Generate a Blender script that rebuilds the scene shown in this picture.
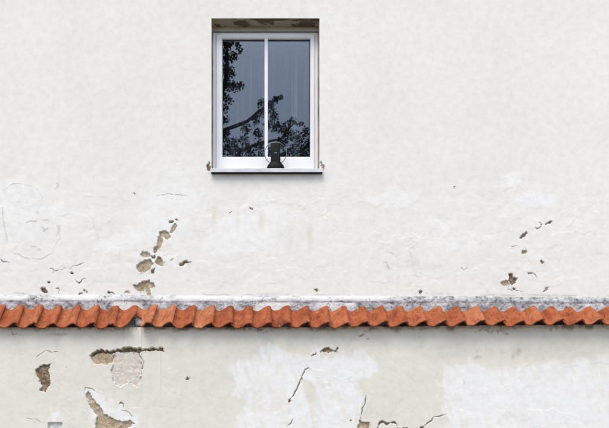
import bpy, bmesh, math, random
import numpy as np
from mathutils import Vector, Matrix

for o in list(bpy.data.objects):
    bpy.data.objects.remove(o, do_unlink=True)
S = bpy.context.scene
COL = S.collection
R = math.radians

# ------------------------------------------------------------------ camera
# 1 photo pixel = 1 cm on the plane of the upper wall (y = 0); the camera stands
# in the yard 6.5 m from the wall, level, with a shifted lens (verticals stay vertical)
CX, CD, CZ = 2.62, 6.5, 1.68
def zpix(py): return 1.9 + (428.0 - py) / 100.0
cam_d = bpy.data.cameras.new('camera')
cam = bpy.data.objects.new('camera', cam_d)
COL.objects.link(cam)
S.camera = cam
cam.location = (CX, -CD, CZ)
cam.rotation_euler = (R(90), 0, 0)
cam_d.sensor_fit = 'HORIZONTAL'
cam_d.sensor_width = 36
cam_d.lens = 36 * CD / 6.09
cam_d.shift_x = (3.045 - CX) / 6.09
cam_d.shift_y = (zpix(214) - CZ) / 6.09
cam_d.clip_end = 2000

# ------------------------------------------------------------------ sky and sun (bright overcast)
SUN_EL, SUN_AZ = 60.0, 200.0          # azimuth clockwise from +y: sun in front of the wall, a little to the left
w = bpy.data.worlds.new('World'); S.world = w; w.use_nodes = True
nt = w.node_tree; nt.nodes.clear()
sky = nt.nodes.new('ShaderNodeTexSky'); sky.sky_type = 'NISHITA'; sky.sun_disc = False
sky.sun_elevation = R(SUN_EL); sky.sun_rotation = R(SUN_AZ)
sky.air_density = 1.0; sky.dust_density = 1.5; sky.ozone_density = 1.0
hs = nt.nodes.new('ShaderNodeHueSaturation'); hs.inputs['Saturation'].default_value = 0.64
bg = nt.nodes.new('ShaderNodeBackground'); bg.inputs['Strength'].default_value = 0.15
wo = nt.nodes.new('ShaderNodeOutputWorld')
nt.links.new(sky.outputs[0], hs.inputs['Color']); nt.links.new(hs.outputs[0], bg.inputs[0]); nt.links.new(bg.outputs[0], wo.inputs[0])
sd = bpy.data.lights.new('sun', 'SUN'); sd.energy = 1.4; sd.angle = R(34); sd.color = (1.0, 0.95, 0.88)
so = bpy.data.objects.new('sun', sd); COL.objects.link(so)
a = R(SUN_AZ); e = R(SUN_EL)
sdir = Vector((math.sin(a) * math.cos(e), math.cos(a) * math.cos(e), math.sin(e)))
so.rotation_euler = sdir.to_track_quat('Z', 'Y').to_euler()
so.location = (0, -12, 20)
S.view_settings.view_transform = 'Standard'; S.view_settings.look = 'None'
S.view_settings.gamma = 1.0; S.view_settings.use_curve_mapping = False
S.view_settings.exposure = 0.76
S.render.engine = 'CYCLES'

# ------------------------------------------------------------------ helpers
def P(px, py, y=0.0):
    """point on the plane y seen at photo pixel (px, py)"""
    t = (y + CD) / CD
    return Vector((CX + (px / 100.0 - CX) * t, y, CZ + (zpix(py) - CZ) * t))

def link(name, mesh, parent=None, mat=None):
    o = bpy.data.objects.new(name, mesh)
    COL.objects.link(o)
    if mat is not None and not mesh.materials: mesh.materials.append(mat)
    o.parent = parent
    return o

def empty(name, loc=(0, 0, 0), parent=None):
    o = bpy.data.objects.new(name, None); COL.objects.link(o)
    o.empty_display_size = .1; o.location = loc; o.parent = parent
    return o

def pydata(name, verts, faces, parent=None, mat=None, smooth=False):
    me = bpy.data.meshes.new(name)
    me.from_pydata([tuple(v) for v in verts], [], faces); me.validate(); me.update()
    if smooth: me.polygons.foreach_set('use_smooth', [True] * len(me.polygons))
    return link(name, me, parent, mat)

def bm_obj(name, bm, parent=None, mat=None, smooth=False):
    me = bpy.data.meshes.new(name); bm.normal_update(); bm.to_mesh(me); bm.free()
    if smooth: me.polygons.foreach_set('use_smooth', [True] * len(me.polygons))
    return link(name, me, parent, mat)

def add_box(bm, lo, hi, bev=0.0, seg=2):
    r = bmesh.ops.create_cube(bm, size=1)
    for v in r['verts']:
        v.co = Vector((lo[i] + (v.co[i] + .5) * (hi[i] - lo[i]) for i in range(3)))
    if bev > 0:
        es = list({e for v in r['verts'] for e in v.link_edges})
        bmesh.ops.bevel(bm, geom=es, offset=bev, segments=seg, affect='EDGES', profile=.6)

def sst(a, b, x):
    t = np.clip((x - a) / (b - a), 0, 1); return t * t * (3 - 2 * t)

_lat = {}
def vnoise(x, z, s, seed):
    """smooth value noise in -1..1, feature size s metres"""
    if seed not in _lat: _lat[seed] = np.random.RandomState(seed).rand(256, 256) * 2 - 1
    L = _lat[seed]
    u = x / s + 37.3; v = z / s + 91.7
    i = np.floor(u).astype(int); j = np.floor(v).astype(int)
    f = u - i; g = v - j
    f = f * f * f * (f * (f * 6 - 15) + 10); g = g * g * g * (g * (g * 6 - 15) + 10)
    i0 = i % 256; i1 = (i + 1) % 256; j0 = j % 256; j1 = (j + 1) % 256
    return (L[i0, j0] * (1 - f) + L[i1, j0] * f) * (1 - g) + (L[i0, j1] * (1 - f) + L[i1, j1] * f) * g

def fbm(x, z, s, seed, octv=4, gain=.5):
    r = 0; a_ = 1; n = 0
    for k in range(octv):
        r = r + a_ * vnoise(x, z, s / 2 ** k, seed + k * 7); n += a_; a_ *= gain
    return r / n

# ------------------------------------------------------------------ materials
class N:
    def __init__(self, name, rough=.8, spec=.3):
        self.m = bpy.data.materials.new(name); self.m.use_nodes = True
        self.t = self.m.node_tree; self.t.nodes.clear()
        self.out = self.n('ShaderNodeOutputMaterial'); self.b = self.n('ShaderNodeBsdfPrincipled')
        self.t.links.new(self.b.outputs[0], self.out.inputs[0])
        self.b.inputs['Roughness'].default_value = rough
        self.b.inputs['Specular IOR Level'].default_value = spec
        self.tc = self.n('ShaderNodeTexCoord')
    def n(self, t, **kw):
        x = self.t.nodes.new(t)
        for k, v in kw.items(): setattr(x, k, v)
        return x
    def l(self, a, b): self.t.links.new(a, b)
    def noise(self, scale, det=4, rough=.55, vec=None, stretch=None, dist=0):
        x = self.n('ShaderNodeTexNoise'); x.inputs['Scale'].default_value = scale
        x.inputs['Detail'].default_value = det; x.inputs['Roughness'].default_value = rough
        x.inputs['Distortion'].default_value = dist
        v = vec or self.tc.outputs['Object']
        if stretch:
            mp = self.n('ShaderNodeMapping'); mp.inputs['Scale'].default_value = stretch
            self.l(v, mp.inputs[0]); v = mp.outputs[0]
        self.l(v, x.inputs['Vector']); return x.outputs['Fac']
    def ramp(self, fac, stops):
        x = self.n('ShaderNodeValToRGB'); self.l(fac, x.inputs[0])
        el = x.color_ramp.elements
        while len(el) < len(stops): el.new(.5)
        for e_, (p, c) in zip(el, stops):
            e_.position = p; e_.color = (c, c, c, 1) if isinstance(c, (int, float)) else (*c, 1)
        return x.outputs[0]
    def mix(self, fac, a, b, mode='MIX'):
        x = self.n('ShaderNodeMix', data_type='RGBA', blend_type=mode)
        for k, v in ((0, fac), (6, a), (7, b)):
            if hasattr(v, 'is_linked'): self.l(v, x.inputs[k])
            elif k == 0: x.inputs[0].default_value = v
            else: x.inputs[k].default_value = (*v, 1)
        return x.outputs[2]
    def mul(self, a, b, op='MULTIPLY', clamp=False):
        x = self.n('ShaderNodeMath', operation=op, use_clamp=clamp)
        for k, v in enumerate((a, b)):
            if hasattr(v, 'is_linked'): self.l(v, x.inputs[k])
            else: x.inputs[k].default_value = v
        return x.outputs[0]
    def attr(self, name):
        x = self.n('ShaderNodeAttribute', attribute_name=name); return x.outputs['Fac']
    def color(self, c):
        if hasattr(c, 'is_linked'): self.l(c, self.b.inputs['Base Color'])
        else: self.b.inputs['Base Color'].default_value = (*c, 1)
    def bump(self, h, strength=.3, dist=.01):
        x = self.n('ShaderNodeBump'); x.inputs['Strength'].default_value = strength
        x.inputs['Distance'].default_value = dist; self.l(h, x.inputs['Height'])
        self.l(x.outputs[0], self.b.inputs['Normal'])

def mat_coat(name, base, base2, wash, dirt_shade_c, stainc):
    k = N(name, .88, .2)
    big = k.noise(1.1, 5, .6)
    c = k.mix(k.ramp(big, [(.36, 0.), (.66, 1.)]), base, base2)
    c = k.mix(k.mul(k.attr('wash'), 1.0), c, wash)
    st = k.mul(k.attr('stain'), k.ramp(k.noise(9, 5, .6, stretch=(1.6, 1, .5)), [(.3, .35), (.7, 1.)]))
    c = k.mix(st, c, stainc)
    mid = k.ramp(k.noise(14, 6, .7), [(.32, (.93, .925, .915)), (.55, (1, 1, 1)), (.75, (1.03, 1.03, 1.03))])
    c = k.mix(1.0, c, mid, 'MULTIPLY')
    spk = k.ramp(k.noise(120, 3, .6), [(.26, (.86, .85, .83)), (.36, (1, 1, 1))])
    c = k.mix(1.0, c, spk, 'MULTIPLY')
    c = k.mix(k.mul(k.attr('dirt_shade'), 1.0, clamp=True), c, dirt_shade_c)
    k.color(c)
    h = k.mul(k.noise(38, 6, .6), k.mul(k.noise(170, 4, .6), .5), 'ADD')
    k.bump(h, .22, .006)
    return k.m

M = {}
M['coat'] = mat_coat('white_lime_plaster', (.79, .765, .715), (.755, .732, .69), (.81, .797, .772), (.26, .215, .165), (.66, .585, .44))
M['base_coat'] = mat_coat('cream_plaster', (.745, .705, .625), (.695, .662, .592), (.79, .778, .755), (.19, .155, .11), (.42, .43, .36))

def mat_bare(name, c1, c2, c3, sp=1.0):
    k = N(name, .95, .1)
    f = k.noise(22, 6, .68, dist=.4)
    c = k.ramp(f, [(.3, c1), (.5, c2), (.68, c3)])
    g = k.ramp(k.noise(90, 4, .6), [(.3, (1 - .38 * sp, 1 - .42 * sp, 1 - .46 * sp)), (.5, (1, 1, 1)), (.72, (1 + .2 * sp, 1 + .18 * sp, 1 + .15 * sp))])
    k.color(k.mix(1.0, c, g, 'MULTIPLY'))
    k.bump(k.noise(80, 6, .7), .55, .012)
    return k.m
M['tan'] = mat_bare('bare_sandy_render', (.25, .175, .105), (.46, .365, .255), (.60, .52, .41))
M['brown'] = mat_bare('bare_brown_render', (.075, .05, .03), (.21, .15, .095), (.44, .36, .27))
M['pale'] = mat_bare('bare_pale_render', (.56, .47, .38), (.66, .60, .53), (.71, .67, .61), .25)
M['slot'] = mat_bare('grey_slot', (.62, .61, .6), (.70, .70, .69), (.75, .75, .75), .3)

k = N('clay_tile', .82, .25)
oi = k.n('ShaderNodeObjectInfo')
va = k.n('ShaderNodeVectorMath', operation='ADD'); k.l(k.tc.outputs['Object'], va.inputs[0]); k.l(k.mul(oi.outputs['Random'], 43.0), va.inputs[1])
class _TC: pass
_t = _TC(); _t.outputs = {'Object': va.outputs[0]}; k.tc = _t        # every tile its own stains
f = k.mul(k.noise(6.5, 6, .66, dist=.5), k.mul(oi.outputs['Random'], .36), 'ADD')
c = k.ramp(f, [(.34, (.145, .036, .014)), (.52, (.30, .075, .026)), (.70, (.37, .105, .038)), (.92, (.45, .17, .078))])
blot = k.ramp(k.noise(16, 7, .7, dist=.8, stretch=(1.6, .7, .7)), [(.36, (.58, .52, .48)), (.52, (1, 1, 1))])
c = k.mix(1.0, c, blot, 'MULTIPLY')
soot = k.ramp(k.noise(15, 7, .72, stretch=(1, 1.4, 1.4), dist=1.2), [(.60, 0.), (.68, .85)])
c = k.mix(soot, c, (.05, .038, .03))
lime = k.ramp(k.noise(19, 6, .7, stretch=(1, .8, .8)), [(.62, 0.), (.72, .6)])
c = k.mix(lime, c, (.66, .52, .45))
k.color(c)
k.bump(k.mul(k.noise(60, 6, .7), k.noise(250, 3), 'ADD'), .35, .005)
M['tile'] = k.m

k = N('weathered_mortar', .93, .1)
f = k.noise(17, 8, .72, dist=.5, stretch=(.8, 1, 1.1))
grey = k.ramp(f, [(.36, (.10, .098, .10)), (.48, (.33, .325, .335)), (.60, (.58, .575, .58))])
lim = k.ramp(k.mul(k.noise(7, 8, .74, stretch=(.7, 1, 1.5)), k.attr('lime'), 'ADD'), [(.62, 0.), (.85, 1.)])
c = k.mix(lim, grey, (.70, .69, .665))
lich = k.ramp(k.mul(k.noise(30, 8, .78, dist=.6), k.ramp(k.noise(4.5, 4), [(.42, 0.), (.66, .14)]), 'ADD'), [(.635, 0.), (.70, .85)])
c = k.mix(lich, c, (.055, .05, .045))
k.color(c); k.bump(k.noise(70, 7, .72), .6, .01)
M['mortar'] = k.m

k = N('white_plastic_frame', .38, .45)
k.color(k.ramp(k.noise(6, 5, .6), [(.3, (.74, .74, .765)), (.7, (.81, .81, .825))]))
k.bump(k.noise(40, 3), .03, .002)
M['pvc'] = k.m
k = N('sill_metal', .42, .5)
k.color(k.ramp(k.noise(14, 6, .65, stretch=(.4, 1, 2)), [(.3, (.46, .45, .49)), (.6, (.66, .66, .70))]))
M['sill'] = k.m
k = N('rubber_gasket', .6, .3); k.color((.012, .012, .014)); M['gasket'] = k.m
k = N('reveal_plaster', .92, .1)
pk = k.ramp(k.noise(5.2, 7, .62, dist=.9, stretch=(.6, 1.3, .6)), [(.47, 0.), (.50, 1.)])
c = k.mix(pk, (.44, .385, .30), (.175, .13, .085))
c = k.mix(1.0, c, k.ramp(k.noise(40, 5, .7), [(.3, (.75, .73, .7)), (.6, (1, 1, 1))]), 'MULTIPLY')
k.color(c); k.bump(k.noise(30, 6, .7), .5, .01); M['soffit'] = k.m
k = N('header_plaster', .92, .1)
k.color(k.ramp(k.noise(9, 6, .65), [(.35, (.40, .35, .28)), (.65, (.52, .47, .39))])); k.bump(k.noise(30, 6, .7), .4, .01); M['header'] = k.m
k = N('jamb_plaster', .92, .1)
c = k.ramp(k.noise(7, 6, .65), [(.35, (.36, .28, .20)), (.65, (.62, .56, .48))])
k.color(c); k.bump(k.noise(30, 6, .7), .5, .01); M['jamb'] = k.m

gm = bpy.data.materials.new('window_glass'); gm.use_nodes = True
t = gm.node_tree; t.nodes.clear()
go = t.nodes.new('ShaderNodeOutputMaterial'); mx = t.nodes.new('ShaderNodeMixShader')
fr = t.nodes.new('ShaderNodeFresnel'); fr.inputs[0].default_value = 1.72
tr = t.nodes.new('ShaderNodeBsdfTransparent'); tr.inputs[0].default_value = (.88, .91, .92, 1)
gl = t.nodes.new('ShaderNodeBsdfGlossy'); gl.inputs['Roughness'].default_value = .004; gl.inputs['Color'].default_value = (.86, .915, 1.0, 1)   # blue of the reflected sky put into this colour
tcn = t.nodes.new('ShaderNodeTexCoord'); nz = t.nodes.new('ShaderNodeTexNoise'); nz.inputs['Scale'].default_value = 3.0
nz.inputs['Detail'].default_value = 1
bp = t.nodes.new('ShaderNodeBump'); bp.inputs['Strength'].default_value = .006; bp.inputs['Distance'].default_value = .02
t.links.new(tcn.outputs['Object'], nz.inputs['Vector']); t.links.new(nz.outputs['Fac'], bp.inputs['Height'])
t.links.new(bp.outputs[0], gl.inputs['Normal'])
t.links.new(fr.outputs[0], mx.inputs[0]); t.links.new(tr.outputs[0], mx.inputs[1]); t.links.new(gl.outputs[0], mx.inputs[2])
t.links.new(mx.outputs[0], go.inputs[0])
M['glass'] = gm

k = N('sheer_curtain', .9, .1)
k.color((.62, .66, .74))
k.l(k.ramp(k.noise(3.0, 5, .5, stretch=(5.5, 1, .16)), [(.36, .03), (.55, .20), (.72, .75)]), k.b.inputs['Alpha'])
M['curtain'] = k.m
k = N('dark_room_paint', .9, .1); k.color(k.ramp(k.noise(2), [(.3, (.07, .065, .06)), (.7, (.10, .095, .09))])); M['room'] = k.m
k = N('black_plastic', .55, .12); k.color(k.ramp(k.noise(60, 3), [(.3, (.005, .005, .0055)), (.7, (.009, .009, .0095))])); M['black'] = k.m
k = N('grey_wire', .35, .5); k.b.inputs['Metallic'].default_value = .7
k.color(k.ramp(k.noise(20, 3), [(.3, (.12, .12, .13)), (.7, (.24, .24, .25))])); M['wire'] = k.m
k = N('grey_print', .5, .4); k.color(k.ramp(k.noise(50, 2), [(.3, (.10, .10, .12)), (.7, (.16, .16, .18))])); M['print'] = k.m
k = N('bark', .95, .1)
k.color(k.ramp(k.noise(12, 6, .7, stretch=(1, 1, .25)), [(.3, (.03, .023, .017)), (.7, (.10, .08, .06))]))
k.bump(k.noise(20, 6, .7, stretch=(1, 1, .2)), .8, .03); M['bark'] = k.m
k = N('leaf', .55, .3)
oi2 = k.n('ShaderNodeNewGeometry')
k.color(k.ramp(oi2.outputs['Random Per Island'], [(0, (.022, .042, .014)), (.6, (.04, .075, .022)), (1., (.085, .10, .03))]))
M['leaf'] = k.m
k = N('gravel_yard', .95, .1)
c = k.ramp(k.noise(2.2, 8, .7), [(.3, (.13, .12, .105)), (.7, (.26, .245, .215))])
c = k.mix(1.0, c, k.ramp(k.noise(60, 5, .7), [(.3, (.6, .6, .6)), (.7, (1.2, 1.2, 1.2))]), 'MULTIPLY')
k.color(c); k.bump(k.noise(45, 6, .7), .7, .02); M['ground'] = k.m
k = N('roof_clay', .9, .2)
k.color(k.ramp(k.noise(5, 6, .7), [(.3, (.25, .075, .03)), (.7, (.42, .14, .06))])); M['roof'] = k.m
k = N('added_eave_timber', .85, .2)
k.color(k.ramp(k.noise(6, 6, .6, stretch=(.2, 3, 3)), [(.3, (.10, .075, .05)), (.7, (.2, .15, .1))])); M['timber'] = k.m

# ------------------------------------------------------------------ ground
g = pydata('ground', [(-600, -600, 0), (600, -600, 0), (600, 600, 0), (-600, 600, 0)], [(0, 1, 2, 3)], None, M['ground'])
g['kind'] = 'structure'

# ------------------------------------------------------------------ the house
house = empty('house', (3, 0, 0))
house['label'] = 'old white plastered house wall with flaking patches, one window and a tiled ledge'
house['category'] = 'house'
OFF = Vector((-3, 0, 0))                        # children are written in world coordinates
def put(o):                                     # child of the house, mesh in world coordinates
    o.parent = house; o.location = OFF; return o

def cr(ox, oy, sc, pts):                        # coordinates read off an enlarged crop -> photo pixels
    return [(ox + x / sc, oy + y / sc) for x, y in pts]

c8 = (120, 210, 4.28); c2 = (40, 255, 8.7); c3 = (490, 215, 5.03); c4 = (0, 175, 4.76)
b1 = (25, 340, 3.806); b5 = (280, 335, 4.6); b9 = (350, 385, 6.09)
# polygons of lost plaster on the upper wall: (points, material, depth in m)
UP = [
 (cr(*c8, [(205, 48), (217, 44), (231, 47), (228, 57), (212, 58)]), 'brown', .010),
 (cr(*c8, [(233, 40), (247, 37), (250, 46), (238, 50)]), 'brown', .010),
 (cr(*c8, [(212, 95), (222, 74), (235, 55), (246, 62), (240, 85), (220, 102)]), 'tan', .012),
 (cr(*c8, [(168, 95), (185, 82), (200, 92), (220, 110), (213, 120), (200, 128), (185, 122), (178, 150), (160, 182), (145, 185), (140, 168), (155, 150), (162, 125)]), 'tan', .016),
 (cr(*c8, [(85, 190), (105, 175), (130, 185), (127, 200), (95, 208)]), 'tan', .013),
 (cr(*c8, [(132, 195), (149, 192), (151, 208), (135, 211)]), 'brown', .016),
 (cr(*c8, [(155, 200), (170, 198), (190, 222), (187, 243), (160, 238), (152, 225)]), 'tan', .014),
 (cr(*c8, [(68, 235), (85, 222), (115, 209), (138, 214), (142, 230), (125, 258), (95, 272), (80, 268), (68, 248)]), 'tan', .018),
 (cr(*c8, [(135, 250), (150, 248), (149, 268), (132, 273)]), 'brown', .012),
 (cr(*c8, [(215, 210), (225, 209), (225, 218), (215, 218)]), 'brown', .008),
 (cr(*c8, [(254, 228), (270, 219), (305, 217), (310, 225), (280, 231), (268, 244), (254, 241)]), 'brown', .012),
 (cr(*c8, [(55, 320), (75, 318), (95, 302), (125, 299), (148, 318), (149, 333), (130, 336), (132, 360), (118, 362), (108, 345), (95, 352), (78, 350), (60, 332)]), 'tan', .018),
 (cr(*c8, [(14, 359), (22, 345), (36, 346), (44, 359)]), 'tan', .010),
 (cr(*c2, [(5, 290), (20, 275), (45, 280), (60, 298), (71, 315), (65, 336), (30, 335), (12, 312)]), 'brown', .015),
 (cr(*c2, [(55, 228), (80, 230), (93, 240), (80, 250), (60, 242)]), 'brown', .010),
 (cr(*c2, [(252, 150), (275, 144), (299, 160), (296, 173), (270, 167)]), 'brown', .014),
 (cr(*c2, [(370, 305), (385, 300), (413, 318), (408, 331), (385, 322)]), 'brown', .010),
 (cr(*c2, [(335, 335), (365, 326), (372, 341), (338, 345)]), 'brown', .010),
 (cr(*c2, [(572, 337), (598, 313), (625, 318), (646, 338)]), 'brown', .014),
 (cr(*c3, [(278, 42), (300, 30), (315, 26), (320, 36), (300, 44), (281, 50)]), 'brown', .012),
 (cr(*c3, [(150, 117), (165, 95), (182, 85), (189, 92), (181, 108), (160, 119)]), 'brown', .013),
 (cr(*c3, [(249, 40), (262, 44), (260, 56), (252, 52)]), 'brown', .008),
 (cr(*c3, [(162, 179), (180, 174), (191, 182), (188, 196), (175, 202), (163, 195)]), 'tan', .013),
 (cr(*c3, [(247, 231), (258, 223), (265, 231), (276, 235), (271, 244), (249, 243)]), 'brown', .010),
 (cr(*c3, [(187, 291), (205, 285), (217, 292), (207, 301), (189, 301)]), 'tan', .009),
 (cr(*c3, [(52, 340), (70, 328), (92, 330), (98, 355), (75, 359), (58, 350)]), 'tan', .012),
 (cr(*c3, [(87, 292), (110, 293), (121, 310), (139, 320), (133, 342), (116, 354), (99, 347), (93, 325), (101, 312)]), 'brown', .018),
 (cr(*c3, [(105, 370), (120, 359), (136, 370), (125, 380)]), 'brown', .008),
 (cr(*c3, [(261, 389), (285, 362), (300, 356), (299, 368), (276, 391)]), 'tan', .010),
 ([(249, 207), (253.5, 207.6), (255, 209.5), (253, 210.6), (250, 209.3)], 'brown', .010),
 ([(314.5, 289.5), (317, 288.6), (319.2, 290.6), (317, 292.4)], 'brown', .010),
 ([(419, 291), (421.2, 289.6), (422.8, 291.4), (421.5, 294.5), (419.5, 293.6)], 'brown', .012),
 ([(453.2, 187.2), (455.3, 187), (455.2, 189), (453.5, 189)], 'brown', .008),
 ([(133.8, 193.4), (135.2, 193.2), (135.6, 195.4), (134.2, 195.2)], 'brown', .008),
 ([(206.5, 166), (209, 161.5), (210.6, 163), (210.4, 170.5), (207.8, 171)], 'brown', .012),
 ([(320.6, 161), (322.4, 162), (324.2, 167), (323, 171), (320.7, 170)], 'tan', .012),
]
# cracks: (points, half width m, depth m)
UPC = [
 (cr(*c2, [(85, 118), (110, 120), (135, 140), (190, 130), (225, 112)]), .004, .006),
 (cr(*c2, [(250, 132), (280, 102), (340, 86), (385, 65)]), .004, .006),
 (cr(*c2, [(305, 210), (320, 235), (345, 245), (375, 212), (402, 212)]), .008, .009),
 (cr(*c2, [(130, 290), (160, 293), (167, 310), (163, 336)]), .004, .005),
 (cr(*c2, [(105, 150), (118, 148), (112, 165)]), .004, .005),
 (cr(*c4, [(4, 400), (10, 412), (42, 415)]), .006, .008),
 (cr(*c3, [(225, 60), (235, 69), (247, 69), (258, 58)]), .005, .006),
 (cr(*c3, [(90, 375), (130, 380), (172, 386)]), .004, .006),
 (cr(*c3, [(215, 292), (228, 300), (240, 318)]), .004, .004),
 (cr(*c3, [(100, 160), (130, 156), (150, 160)]), .003, .003),
 ([(229, 213.5), (230.5, 213), (231.6, 211.6)], .004, .005),
 ([(157, 196), (170, 194), (186, 196)], .003, .003),
 ([(461, 267), (464, 270.5), (467, 268)], .004, .005),
]
# blistered, half-detached plaster: raised welts along lines (points, half width m, height m, dirt)
UPB = [
 (cr(*c4, [(20, 75), (40, 50), (90, 40), (150, 45), (185, 70), (200, 100), (195, 140)]), .007, .005, .34),
 (cr(*c4, [(15, 150), (12, 210), (35, 320), (70, 370), (120, 390), (190, 400), (240, 370), (280, 300), (285, 240)]), .007, .005, .34),
 (cr(*c4, [(130, 225), (150, 216), (172, 216)]), .008, .003, .4),
 (cr(*c4, [(203, 216), (228, 214)]), .008, .003, .4),
 (cr(*c4, [(148, 338), (172, 336), (192, 350)]), .010, .003, .45),
 (cr(*c4, [(105, 155), (140, 150), (180, 178)]), .014, .003, .22),
 (cr(*c4, [(200, 245), (215, 262), (228, 245)]), .010, .003, .35),
 (cr(*c4, [(268, 280), (280, 262), (276, 240)]), .012, .003, .35),
 ([(410, 248), (414, 246), (418, 252), (419, 262), (416, 266), (415, 274), (418, 277)], .008, .004, .25),
 ([(411, 252), (413, 262), (414, 275)], .009, .003, .25),
 ([(383, 264), (387, 262), (389, 268), (385, 269)], .010, .003, .5),
 ([(391, 252), (396, 256), (404, 250)], .014, .003, .2),
 ([(505, 190), (516, 186), (519, 196)], .010, .003, .15),
 ([(479, 243), (486, 241)], .010, .003, .2),
 ([(568, 226), (574, 220), (582, 222)], .012, .003, .1),
 ([(60, 216), (80, 208), (92, 216), (98, 236)], .012, .003, .12),
 ([(86, 195), (105, 197)], .01, .003, .05),
]
LO = [
 (cr(*b1, [(38, 108), (60, 98), (94, 88), (100, 96), (88, 110), (95, 150), (95, 176), (75, 200), (55, 195), (60, 175), (50, 150), (42, 135)]), 'brown', .016),
 (cr(*b1, [(245, 60), (262, 44), (290, 35), (320, 42), (345, 34), (400, 27), (440, 31), (500, 27), (531, 31), (529, 43), (490, 42), (450, 44), (430, 51), (405, 46), (375, 52), (350, 47), (325, 57), (300, 52), (270, 58), (252, 70)]), 'brown', .045),
 (cr(*b1, [(249, 72), (262, 50), (300, 44), (330, 48), (345, 66), (336, 88), (305, 96), (275, 93), (256, 88)]), 'tan', .018),
 (cr(*b1, [(332, 70), (345, 42), (375, 42), (405, 40), (434, 48), (442, 85), (446, 110), (437, 168), (428, 181), (408, 174), (397, 160), (370, 178), (345, 175), (332, 150), (326, 115), (334, 92)]), 'pale', .012),
 (cr(*b1, [(230, 206), (240, 193), (252, 205), (262, 230), (285, 250), (300, 280), (340, 300), (385, 310), (405, 303), (416, 318), (392, 338), (370, 345), (268, 345), (268, 310), (275, 290), (245, 255), (238, 235)]), 'tan', .016),
 (cr(*b1, [(151, 103), (160, 99), (164, 108), (155, 111)]), 'brown', .010),
 ([(185.2, 380.2), (186.5, 377.6), (188.8, 377.4), (189.4, 379.6), (187.6, 382)], 'brown', .010),
 (cr(*b5, [(184, 76), (195, 62), (220, 54), (235, 65), (258, 67), (266, 58), (271, 64), (255, 79), (230, 82), (205, 83)]), 'brown', .016),
 (cr(*b5, [(140, 103), (150, 87), (169, 82), (167, 92), (152, 99), (145, 108)]), 'brown', .012),
 (cr(*b5, [(38, 297), (48, 292), (52, 306), (42, 312)]), 'brown', .010),
 (cr(*b5, [(366, 393), (388, 398), (415, 404), (412, 424), (400, 440), (355, 440)]), 'tan', .020),
 (cr(*b9, [(320, 262), (330, 255), (356, 254), (362, 275), (318, 275)]), 'brown', .012),
 (cr(*b9, [(420, 275), (425, 258), (448, 254), (452, 268)]), 'brown', .012),
 ([(349.5, 419.5), (351.5, 418.5), (352, 421), (350, 422)], 'brown', .008),
 ([(47.8, 422.6), (62.4, 422.2), (62.6, 437), (47.6, 437)], 'slot', .022),
]
LOC = [
 (cr(*b5, [(145, 160), (130, 151), (115, 160), (95, 205), (82, 245), (60, 280), (45, 300)]), .006, .009),
 (cr(*b5, [(95, 205), (103, 200), (100, 215)]), .006, .008),
 (cr(*b5, [(28, 425), (50, 408), (60, 380)]), .004, .005),
 (cr(*b5, [(395, 280), (392, 315), (378, 340), (380, 352), (368, 392)]), .006, .009),
 (cr(*b9, [(170, 268), (178, 238), (195, 226), (225, 238), (245, 232), (270, 226), (284, 240), (292, 268)]), .013, .018),
 (cr(*b9, [(440, 262), (470, 235), (495, 222), (515, 195), (550, 190), (596, 177)]), .005, .009),
 (cr(*b1, [(40, 75), (50, 60), (80, 40), (98, 46), (125, 45)]), .003, .004),
 (cr(*b1, [(355, 250), (362, 238), (375, 245), (372, 258)]), .006, .006),
 (cr(*b1, [(370, 268), (395, 275), (408, 290)]), .005, .005),
 (cr(*b1, [(222, 200), (232, 182), (260, 188), (280, 205)]), .004, .004),
 (cr(*b1, [(0, 300), (40, 300), (60, 316)]), .003, .003),
 (cr(*b1, [(438, 60), (452, 84), (446, 110)]), .006, .009),
]
LOB = [
 (cr(*b5, [(298, 212), (318, 207), (338, 214), (350, 236), (352, 300), (350, 428)]), .006, .002, .10),
 (cr(*b5, [(130, 160), (200, 168), (270, 208), (330, 190)]), .008, .002, .03),
 ([(476, 352), (480, 350)], .008, .002, .3),
 ([(463, 379), (465, 384)], .007, .002, .3),
]
WASH_LO = [
 [(227, 372), (232, 362), (252, 358), (262, 345), (272, 344), (285, 350), (303, 358), (312, 352), (308, 344), (318, 350), (330, 357), (345, 352), (365, 350), (378, 362), (381, 370), (372, 378), (360, 382), (362, 400), (358, 440), (234, 440), (238, 418), (245, 405), (246, 392), (238, 398), (232, 392), (230, 380)],
 [(438, 355), (447, 361), (457, 365), (466, 364), (470, 357), (476, 363), (500, 371), (520, 363), (545, 361), (580, 360), (600, 356), (700, 356), (700, 440), (445, 440), (444, 395), (441, 372)],
 [(82, 392), (86, 386), (94, 387), (106, 398), (120, 403), (138, 416), (140, 440), (96, 440), (88, 405)],
 [(50, 410), (62, 410), (62.5, 421.5), (49, 421.5)],
]
WASH_HOLES_LO = [[(303, 382), (312, 378), (316, 388), (314, 410), (318, 432), (312, 432), (308, 405)]]
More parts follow.
